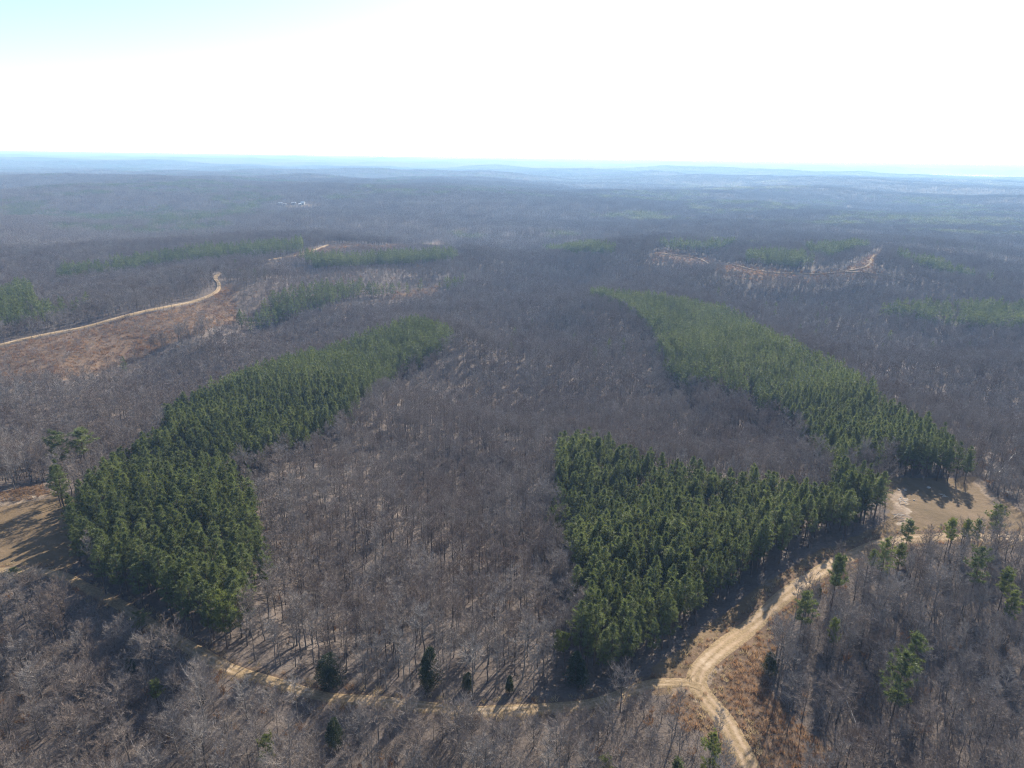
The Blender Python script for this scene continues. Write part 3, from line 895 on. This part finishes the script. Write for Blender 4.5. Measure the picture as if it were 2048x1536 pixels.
SINGLE_BARE = [
 (180, 1020, 188, 925, 2, 1.05, 'pale leafless tree against the edge of the clearing stand'),
 (130, 1232, 130, 1150, 1, .95, 'wide round-crowned leafless tree below the shaded track'),
 (352, 1345, 350, 1248, 3, .9, 'wide pale leafless tree overhanging the track bank'),
 (410, 1462, 405, 1340, 0, .85, 'leafless tree with dark forked trunk below the track'),
 (1240, 1425, 1243, 1335, 1, .9, 'pale low leafless tree at the foot of the road stand'),
 (1555, 1374, 1564, 1245, 2, .75, 'leaning slender leafless tree beside the grassy sedge slope'),
]
for (xb, yb, xt, yt, kd, wd, lab) in SINGLE_BARE:
    p = ground_at(xb, yb); s = height_for(p, xt, yt) / 10.0
    tree('bare_tree', p, WIDE[kd], (s * wd, s * wd, s), rv(0, 6.28), lab, 'bare tree')
    HAND.append((p[0], p[1], 2.0))
HX = np.array([h[:2] for h in HAND])
MARKS = {'the lone verge pine': (1597, 1283), 'the slender pine at the shade edge': (1661, 1222), 'the tall leaning-trunk pine': (1780, 1452), 'the bushy roadside pine': (1414, 1572),
         'the pine before the pale earth': (1808, 1110), 'the big spreading field pine': (1982, 1082), 'the dark bushy pine below the field': (1940, 1195), 'the corner pine of the field road': (1757, 1172),
         'the thin yellowish pine': (1655, 1325), 'the bushy pine at the stand tip': (455, 1298), 'the small pine on the track bank': (285, 1268), 'the yellow-green pine in the brush': (318, 1420),
         'the round pine by the bottom border': (540, 1540), 'the big dark rounded cedar': (662, 1368), 'the pointed dark cedar': (862, 1375), 'the low cedar bush': (936, 1378), 'the narrow dark cedar': (1019, 1385),
         'the cedar at the stand corner': (1150, 1372), 'the dark cedar below the track': (672, 1490), 'the round bush by the road bank': (1634, 1192), 'the dark bush by the sedge': (1536, 1348),
         'the wide tree below the shaded track': (130, 1232), 'the wide tree overhanging the bank': (352, 1345), 'the forked tree below the track': (410, 1462), 'the pale low tree by the stand': (1240, 1425),
         'the leaning tree by the sedge': (1555, 1374), 'the white fallen trunk': (1704, 1432), 'the pale tree at the clearing edge': (180, 1020), 'the road junction': (1385, 1372)}
MARK_XY = {k: ground_at(*v)[:2] for k, v in MARKS.items()}
def name_by_marks(head, px, py, reach=16.0, most=4):
    """labels for the trees that stand near something one can find: next to it, second, third, fourth from it"""
    out = {}
    names = list(MARK_XY)
    D = np.array([np.hypot(px - MARK_XY[n][0], py - MARK_XY[n][1]) for n in names])
    near = D.argmin(0)
    for j, n in enumerate(names):
        mine = [i for i in np.argsort(D[j]) if near[i] == j and D[j][i] < reach][:most]
        for q, i in enumerate(mine):
            out[int(i)] = '%s %s %s' % (head, ('next to', 'second from', 'third from', 'fourth from')[q], n)
    return out
def clear_of_hand(x, y, rr=2.2):
    k = np.ones(x.shape, bool)
    for hx, hy in HX: k &= np.hypot(x - hx, y - hy) > rr
    return k
def in_view(x, y, z, pad=30):
    d = np.stack([x, y, z + 8], -1) - CAM
    zc = d @ F
    u = 1024 + FPX * (d @ RR) / zc; v = 768 - FPX * (d @ UU) / zc
    return (zc > 0) & (u > -pad) & (u < 2048 + pad) & (v < 1536 + pad)

# ---- plantation pines
px_, py_ = [], []
x, y = grid_points(100, 900, 3.1, 9, .40, 1)
px_, py_, stand_of = [], [], []
for si, (key, poly) in enumerate(STANDS.items()):
    k = inside(poly, x + 2.2 * vnoise(x / 7, y / 7, 81), y + 2.2 * vnoise(x / 7, y / 7, 82)) & clear_of_hand(x, y)
    k |= inside(poly, x + 7 * vnoise(x / 5, y / 5, 83), y + 7 * vnoise(x / 5, y / 5, 84)) & (rng.random(x.shape) < .22) & ~open_ground(x, y, 2) & clear_of_hand(x, y)
    k &= rng.random(x.shape) > .05
    px_.append(x[k]); py_.append(y[k]); stand_of.append(np.full(k.sum(), si))
x = np.concatenate(px_); y = np.concatenate(py_); st = np.concatenate(stand_of)
r = np.hypot(x, y); z = terrain(x, y)
o = np.argsort(r); x, y, z, r, st = x[o], y[o], z[o], r[o], st[o]
hs = 1.06 + .09 * vnoise(x / 16, y / 16, 43) + rng.uniform(-.20, .18, x.shape)
hs *= np.where(st == 2, .95, 1.0)
ws = hs * rng.uniform(.78, 1.25, x.shape)
rz = rng.uniform(0, 6.283, x.shape)
seen = in_view(x, y, z)
rank = np.cumsum(seen) - 1
own = seen & (rank < 300 - len(SINGLE_PINES))
LAB = ['green pine crowded in the near rows of the stand beside the tan clearing',
       'green pine crowded in the near rows of the stand above the sunlit road',
       'green pine crowded in the near rows of the stand behind the field']
GRP = ['pines of the clearing stand', 'pines of the road stand', 'pines of the field stand']
ids = np.nonzero(own)[0]
special = {}
for q in range(3):
    sub = ids[st[ids] == q]
    if len(sub): special.update({int(sub[a]): b for a, b in name_by_marks('green plantation pine', x[sub], y[sub]).items()})
for i in ids:
    k = int(rng.integers(0, 6))
    tree('pine_tree', (x[i], y[i], z[i] - .05), PINE[k], (ws[i], ws[i], hs[i]), rz[i], special.get(int(i), LAB[st[i]]), 'pine tree', GRP[st[i]], (rng.uniform(-.03, .03), rng.uniform(-.03, .03)))
print('own pines', own.sum(), 'stand pines', len(x))
rest = ~own
# pines scattered in far stands
fx, fy = grid_points(300, 3000, 3.6, 4, .45, 2)
k = in_any(FAR_STANDS, fx, fy)
rr_ = np.hypot(fx, fy)
k &= rng.random(fx.shape) < np.where(rr_ < 1300, .78, .8)
k &= ~((rr_ < 1300) & (vnoise(fx / 22, fy / 22, 47) < -.6))
k &= rr_ < 1300
fx, fy = fx[k], fy[k]
# odd pines among the hardwoods
ox, oy = grid_points(150, 1200, 26, 6, .5, 3)
k = ~open_ground(ox, oy) & ~in_any(ALL_STANDS, ox, oy) & (vnoise(ox / 130, oy / 130, 48) > .30) & (rng.random(ox.shape) < .5) & ((np.hypot(ox, oy) > 420))
ox, oy = ox[k], oy[k]
ax = np.concatenate([x[rest], fx, ox]); ay = np.concatenate([y[rest], fy, oy])
az_ = terrain(ax, ay)
ah = np.concatenate([hs[rest], rng.uniform(.75, 1.5, len(fx)), rng.uniform(.7, 1.1, len(ox))])
aw = ah * rng.uniform(.85, 1.15, len(ah))
ar = np.hypot(ax, ay)
pick = np.where(ar < 330, rng.integers(0, 6, len(ax)), 6 + rng.integers(0, 4, len(ax)))
rot = np.stack([rng.uniform(-.03, .03, len(ax)), rng.uniform(-.03, .03, len(ax)), rng.uniform(0, 6.28, len(ax))], -1)
scatter_group('pine_wood', [p[2] for p in PINE] + PINE_MID, np.stack([ax, ay, az_ - .05], -1), rot, np.stack([aw, aw, ah], -1), pick,
              'dense green pine plantation filling the long stands behind', 'pine wood')
print('pine wood', len(ax))

# ---- leafless hardwoods
x, y = grid_points(84, 340, 3.4, 10, .48, 5)
k = ~open_ground(x, y, 1.2) & ~in_any(ALL_STANDS, x, y) & clear_of_hand(x, y, 2.4)
k &= rng.random(x.shape) > .12
k &= line_dist(ROADS['shaded'][0][::3] - np.array([0, 2.2]), x, y) > 4.6
k &= ~inside(STAND_EDGE, x, y) | (rng.random(x.shape) < .06)
k &= vnoise(x / 13, y / 13, 51) > -.8
x, y = x[k], y[k]
ridge = np.vstack([ROADS['shaded'][0][::4][::-1], ROADS['ridge'][0][::4][12:]])
# near side of the track = brushy wood with broader crowns
tb = np.interp(x, np.sort(ridge[:, 0]), ridge[np.argsort(ridge[:, 0]), 1])
nearside = (y < tb) | (x > 130)
z = terrain(x, y); r = np.hypot(x, y)
o = np.argsort(r); x, y, z, r, nearside = x[o], y[o], z[o], r[o], nearside[o]
wide = rng.random(x.shape) < np.where(nearside, .55, .10)
hs = np.where(wide, rng.uniform(.6, 1.05, x.shape), rng.uniform(.72, 1.12, x.shape)) * np.where(nearside & ~wide, .78, 1.0)
hs *= np.where(nearside & (rng.random(x.shape) < .35), .62, 1.0)
ws = hs * rng.uniform(.85, 1.2, x.shape)
rz = rng.uniform(0, 6.283, x.shape)
seen = in_view(x, y, z, 10)
rank = np.cumsum(seen) - 1
own = seen & (rank < 300 - len(SINGLE_BARE))
ids = np.nonzero(own)[0]
special = {}
for q, head in ((True, 'leafless spreading tree'), (False, 'leafless slender tree')):
    sub = ids[wide[ids] == q]
    special.update({int(sub[a]): b for a, b in name_by_marks(head, x[sub], y[sub]).items()})
for i in ids:
    parts = WIDE[int(rng.integers(0, 5))] if wide[i] else SLIM[int(rng.integers(0, 6))]
    if nearside[i]:
        lab = ('leafless spreading tree in the brown brush on the near side of the track' if wide[i] else 'leafless slender tree in the brown brush on the near side of the track')
        grp = 'leafless spreading trees of the near brush' if wide[i] else 'leafless slender trees of the near brush'
    else:
        lab = ('leafless spreading tree in the thin wood just beyond the track' if wide[i] else 'leafless slender tree in the thin wood just beyond the track')
        grp = 'leafless spreading trees beyond the track' if wide[i] else 'leafless slender trees beyond the track'
    tree('bare_tree', (x[i], y[i], z[i] - .05), parts, (ws[i], ws[i], hs[i]), rz[i], special.get(int(i), lab), 'bare tree', grp, (rng.uniform(-.06, .06), rng.uniform(-.06, .06)))
print('own bare', own.sum(), 'near bare', len(x))
rest = ~own
nearP = np.stack([x, y, z - .05], -1)[rest]; nh, nw, nwide = hs[rest], ws[rest], wide[rest]
npick = np.where(nwide, 6 + rng.integers(0, 5, len(nh)), rng.integers(0, 6, len(nh)))
x, y = grid_points(340, 1100, 4.5, 4, .5, 6)
k = ~open_ground(x, y, 2) & ~in_any(ALL_STANDS, x, y)
fs = in_any(FAR_STANDS, x, y)
k &= ~fs | (rng.random(x.shape) < .15)
thin = in_any(THIN, x, y)
k &= ~thin | (rng.random(x.shape) < .95)
k &= vnoise(x / 40, y / 40, 53) > -.97
x, y, thin = x[k], y[k], thin[k]
z = terrain(x, y)
mh = rng.uniform(.62, .98, x.shape) * np.where(thin, .55, 1) * (1 + .12 * vnoise(x / 60, y / 60, 54))
mw = mh * rng.uniform(.9, 1.25, x.shape)
P = np.concatenate([nearP, np.stack([x, y, z - .1], -1)])
H_ = np.concatenate([nh, mh]); W_ = np.concatenate([nw, mw])
pick = np.concatenate([npick, 11 + rng.integers(0, 5, len(x))])
rot = np.stack([rng.uniform(-.06, .06, len(P)), rng.uniform(-.06, .06, len(P)), rng.uniform(0, 6.28, len(P))], -1)
scatter_group('bare_wood', [p[2] for p in SLIM] + [p[2] for p in WIDE] + BARE_MID, P, rot, np.stack([W_, W_, H_], -1), pick,
              'grey-brown leafless hardwood forest filling the hollow and slopes', 'bare wood')
print('bare wood', len(P))

# ---- far forest in tiles
def far_tiles(r0, r1, step, seed):
    x, y = grid_points(r0, r1, step, 3, .25, seed)
    k = ~in_any(SOIL, x, y) & ~in_any(SEDGE, x, y)
    d = np.hypot((x - LAKE_C[0]) * c - (y - LAKE_C[1]) * s_, (x - LAKE_C[0]) * s_ + (y - LAKE_C[1]) * c)
    return x[k], y[k]
TX, TY, TS = [], [], []
for (r0, r1, st_, sd_) in ((1085, 3500, 26.5, 7), (3500, 9500, 53, 8)):
    x, y = far_tiles(r0, r1, st_, sd_)
    TX.append(x); TY.append(y); TS.append(np.full(len(x), 1.0 if st_ < 40 else 2.0))
TX = np.concatenate(TX); TY = np.concatenate(TY); TS = np.concatenate(TS)
green = (in_any(FAR_STANDS, TX, TY) & (rng.random(TX.shape) < .55) & (vnoise(TX / 90, TY / 90, 64) > -.35)) | ((vnoise(TX / 330, TY / 260, 61) * .6 + vnoise(TX / 110, TY / 95, 62) * .4 > .36) & (rng.random(TX.shape) < .7))
ps = (0.9 + .12 * vnoise(TX / 150, TY / 150, 63))
for nm, kk, ms, lab, cat in (('far_pine_wood', green, TILE_PINE, 'blue-green pine tracts on the hazy far hills', 'far pine wood'),
                             ('far_bare_wood', ~green, TILE_BARE, 'hazy grey-blue leafless forest covering the far hills', 'far bare wood')):
    n = int(kk.sum())
    P = np.stack([TX[kk], TY[kk], terrain(TX[kk], TY[kk])], -1)
    rot = np.stack([np.zeros(n), np.zeros(n), rng.uniform(0, 6.283, n)], -1)
    scatter_group(nm, ms, P, rot, np.stack([TS[kk], TS[kk], ps[kk]], -1), rng.integers(0, len(ms), n), lab, cat)
    print(nm, n)

# ---- brush and broomsedge
x, y = grid_points(84, 340, 2.3, 9, .5, 13)
k = ~open_ground(x, y, .6) & ~in_any([STANDS['road'], STANDS['clearing'], STANDS['field']], x, y)
tb = np.interp(x, np.sort(ridge[:, 0]), ridge[np.argsort(ridge[:, 0]), 1])
nearside = (y < tb) | (x > 130)
k &= rng.random(x.shape) < np.where(nearside, .85, .12)
k &= vnoise(x / 11, y / 11, 71) > -.5
x, y = x[k], y[k]
sx, sy = grid_points(380, 1080, 3.8, 4, .5, 12)
k = in_any([SEDGE[0], SEDGE[2], SEDGE[3], SEDGE[4]] + THIN[:2], sx, sy) & (rng.random(sx.shape) < .7) & (line_dist(ROADS['cutover'][0][::2], sx, sy) > 4)
x = np.concatenate([x, sx[k]]); y = np.concatenate([y, sy[k]])
sc = rng.uniform(.5, 1.25, len(x)) * np.where(np.hypot(x, y) > 370, 1.4, 1)
leafy = rng.random(len(x)) < .10
scatter_group('brush', SHRUB + LEAFY, np.stack([x, y, terrain(x, y)], -1), np.stack([np.zeros(len(x)), np.zeros(len(x)), rng.uniform(0, 6.28, len(x))], -1),
              np.stack([sc * 1.2, sc * 1.2, sc], -1), np.where(leafy, 4 + rng.integers(0, 2, len(x)), rng.integers(0, 4, len(x))),
              'low tangled brown brush under the leafless trees', 'brush')
print('brush', len(x))
x, y = grid_points(84, 620, 1.05, 4, .5, 10)
x2, y2 = grid_points(620, 1060, 2.6, 4, .5, 15)
k = in_any(SEDGE[2:5], x2, y2)
x = np.concatenate([x, x2[k]]); y = np.concatenate([y, y2[k]])
k = in_any(SEDGE, x, y)
verge = np.zeros(x.shape, bool)
for key in ('ridge', 'shaded'):
    line, hw = ROADS[key]
    d = np.full(x.shape, 1e9); nm = np.hypot(x, y) < 330
    d[nm] = line_dist(line[::3], x[nm], y[nm])
    vg = (d > hw * .9) & (d < hw + (3.0 if key == 'ridge' else 1.8)) & (rng.random(x.shape) < .6)
    k |= vg; verge |= vg
    k &= ~(d < hw * .92)
rr_ = np.hypot(x, y)
k &= rng.random(x.shape) < np.where(rr_ < 250, .9, np.where(rr_ < 620, .22, .4))
k &= (vnoise(x / 3.2, y / 3.2, 73) > -.25) | (rr_ < 250)
line, hw = ROADS['cutover']
x, y, verge = x[k], y[k], verge[k]
k = line_dist(line[::2], x, y) > hw + .5
x, y, verge = x[k], y[k], verge[k]
sc = rng.uniform(.6, 1.15, len(x)) * (1 + .5 * (rng.random(len(x)) < .2)) * np.where(np.hypot(x, y) > 250, 1.5, 1) * np.where(np.hypot(x, y) > 620, 1.7, 1)
scatter_group('broomsedge', SEDGE_M + STRAW_M, np.stack([x, y, terrain(x, y)], -1), np.stack([np.zeros(len(x)), np.zeros(len(x)), rng.uniform(0, 6.28, len(x))], -1),
              np.stack([sc * 1.15, sc * 1.15, sc], -1), np.where(verge & (rng.random(len(x)) < .75), 4 + rng.integers(0, 2, len(x)), rng.integers(0, 4, len(x))), 'orange-brown broomsedge clumps on the verges and open slopes', 'broomsedge')
print('sedge', len(x))

# ------------------------------------------------------------------ fallen trunks, brush piles, stones
def fallen(xa, ya, xb, yb, r0, label, za=.15, zb=.3, limbs=3):
    a = ground_at(xa, ya); b = ground_at(xb, yb)
    a[2] += za; b[2] += zb
    o = thing('fallen_trunk', tuple(b), label, 'fallen trunk')
    m = MB(); d = a - b
    pts = [d * t + np.array([rv(-.1, .1), rv(-.1, .1), rv(-.05, .1)]) * (0 < t < 1) for t in (0, .2, .4, .6, .8, 1)]
    m.tube(pts, [r0, r0 * .9, r0 * .8, r0 * .65, r0 * .5, r0 * .25], 8)
    put('trunk', m.mesh('fallen_trunk', [M['pale_wood']], True), o)
    for k in range(limbs):
        m = MB(); t = rv(.35, .85); p = d * t
        e = p + np.array([rv(-1, 1), rv(-1, 1), rv(.1, .7)])
        m.tube([p, (p + e) / 2 + np.array([0, 0, .1]), e], [r0 * .35, r0 * .25, .015], 4)
        put('limb', m.mesh('fallen_limb', [M['pale_wood']]), o)
fallen(1692, 1404, 1715, 1458, .17, 'bleached white fallen trunk lying in the brush', .5, .2, 2)
fallen(2026, 926, 1994, 951, .2, 'pale dead trunk leaning in bare trees beyond the field', 4.0, .3, 2)
fallen(634, 545, 634, 552, .2, 'pale log beside the far road', .2, .2, 0) if False else None

def stone(xp, yp, s, label):
    m = MB(); n = 10
    for i in range(5):
        th = math.pi * i / 4
        m.v += [(s * math.sin(th) * math.cos(6.283 * k / n) * rv(.8, 1.2), s * .75 * math.sin(th) * math.sin(6.283 * k / n) * rv(.8, 1.2), s * .5 * math.cos(th) * rv(.85, 1.1)) for k in range(n)]
        m.tone += [.5] * n
    for i in range(4):
        for k in range(n): m.f.append((i * n + k, (i + 1) * n + k, (i + 1) * n + (k + 1) % n, i * n + (k + 1) % n)); m.mi.append(0)
    p = ground_at(xp, yp)
    o = put('stone', m.mesh('stone', [M['rock']]), None, (p[0], p[1], p[2] + s * .3))
    tag(o, label, 'stone')
def brush_pile(xp, yp, s, n, label):
    p = ground_at(xp, yp)
    o = thing('brush_pile', tuple(p), label, 'brush pile')
    for k in range(n):
        m = MB(); a = rv(0, 6.28); L = s * rv(.6, 1.3)
        d = unit(a, rv(-.15, .3)) * L; c0 = np.array([rv(-s * .4, s * .4), rv(-s * .4, s * .4), rv(.1, s * .4)])
        m.tube([c0 - d / 2, c0 + np.array([0, 0, rv(0, .15)]), c0 + d / 2], [rv(.05, .09), .05, .02], 5)
        put('stick', m.mesh('stick', [M['pale_wood']]), o)
stone(1797, 980, .5, 'white stone in pine shade at the field end')
stone(1810, 981, .45, 'white stone next to another in the field shade')
stone(1857, 976, .65, 'largest white stone in the dark shade of the field')
stone(1802, 996, .45, 'white stone at the sunlit end of the field')
stone(1828, 1001, .35, 'small white stone at the edge of field shade')
brush_pile(1805, 1005, 3.0, 9, 'bleached slash pile at the top of the pale bare earth')
brush_pile(1800, 1035, 3.2, 9, 'bleached slash pile at the foot of the pale bare earth')
brush_pile(1885, 993, 2.0, 5, 'small slash pile in the dark shade of the field')
brush_pile(2022, 990, 2.6, 7, 'grey slash pile under bare trees past the field')

# ------------------------------------------------------------------ far buildings
def building(xp, yp, w, d, h, rz, label, roof):
    p = ground_at(xp, yp)
    o = thing('farm_building', tuple(p), label, 'building')
    o.rotation_euler = (0, 0, rz)
    m = MB(); m.box((0, 0, h / 2 - .5), (w, d, h + 1)); put('wall', m.mesh('wall', [M['white_wall']]), o)
    m = MB(); e = .6; rh = roof
    vs = [(-w / 2 - e, -d / 2 - e, h), (w / 2 + e, -d / 2 - e, h), (w / 2 + e, d / 2 + e, h), (-w / 2 - e, d / 2 + e, h), (-w / 2 - e, 0, h + rh), (w / 2 + e, 0, h + rh)]
    m.add(vs, [(0, 1, 5, 4), (2, 3, 4, 5), (1, 2, 5), (3, 0, 4), (0, 3, 2, 1)])
    put('roof', m.mesh('roof', [M['metal_roof']]), o)
    m = MB(); m.box((0, -d / 2 - .05, 1.5), (2.4, .2, 3.0)); put('door', m.mesh('door', [M['glass']]), o)
    for k in (-1, 1):
        m = MB(); m.box((k * w * .3, -d / 2 - .04, h * .55), (1.8, .16, 1.3)); put('window', m.mesh('window', [M['glass']]), o)
building(561, 409, 11, 7, 3.4, .1, 'long white building at the end of the far cluster', 2)
building(570, 410, 7, 6, 3, -.3, 'low white shed in the far cluster', 1.6)
building(588, 408.5, 10, 7, 3.6, .2, 'broadest pale-roofed building of the far cluster', 2.2)
building(600, 410.5, 6, 5, 3, .5, 'tiny white shed of the far cluster', 1.6)
building(606, 409, 9, 7, 5, -.2, 'tallest white house of the far cluster', 2.6)

# ------------------------------------------------------------------ the air
zmin = float(GZ.min()) - 1.0
m = MB()
zt = CAM_H + 8
m.box((0, 22000, (zmin + zt) / 2), (100000, 60000, zt - zmin))
hm, N, L = mat('haze_air')
pv = N.new('ShaderNodeVolumePrincipled')
pv.inputs['Color'].default_value = (*HAZE_COLOR, 1)
pv.inputs['Density'].default_value = HAZE_DENSITY
pv.inputs['Anisotropy'].default_value = 0.15
pv.inputs['Absorption Color'].default_value = (.42, .60, .95, 1)      # the air mostly scatters
o_ = N.new('ShaderNodeOutputMaterial'); L.new(pv.outputs[0], o_.inputs['Volume'])
hz = put('haze', m.mesh('haze', [hm]))
tag(hz, 'thin blue winter haze hanging over the whole land', 'haze', kind='stuff')
print('terrain verts', nx * ny, 'z', GZ.min(), GZ.max())
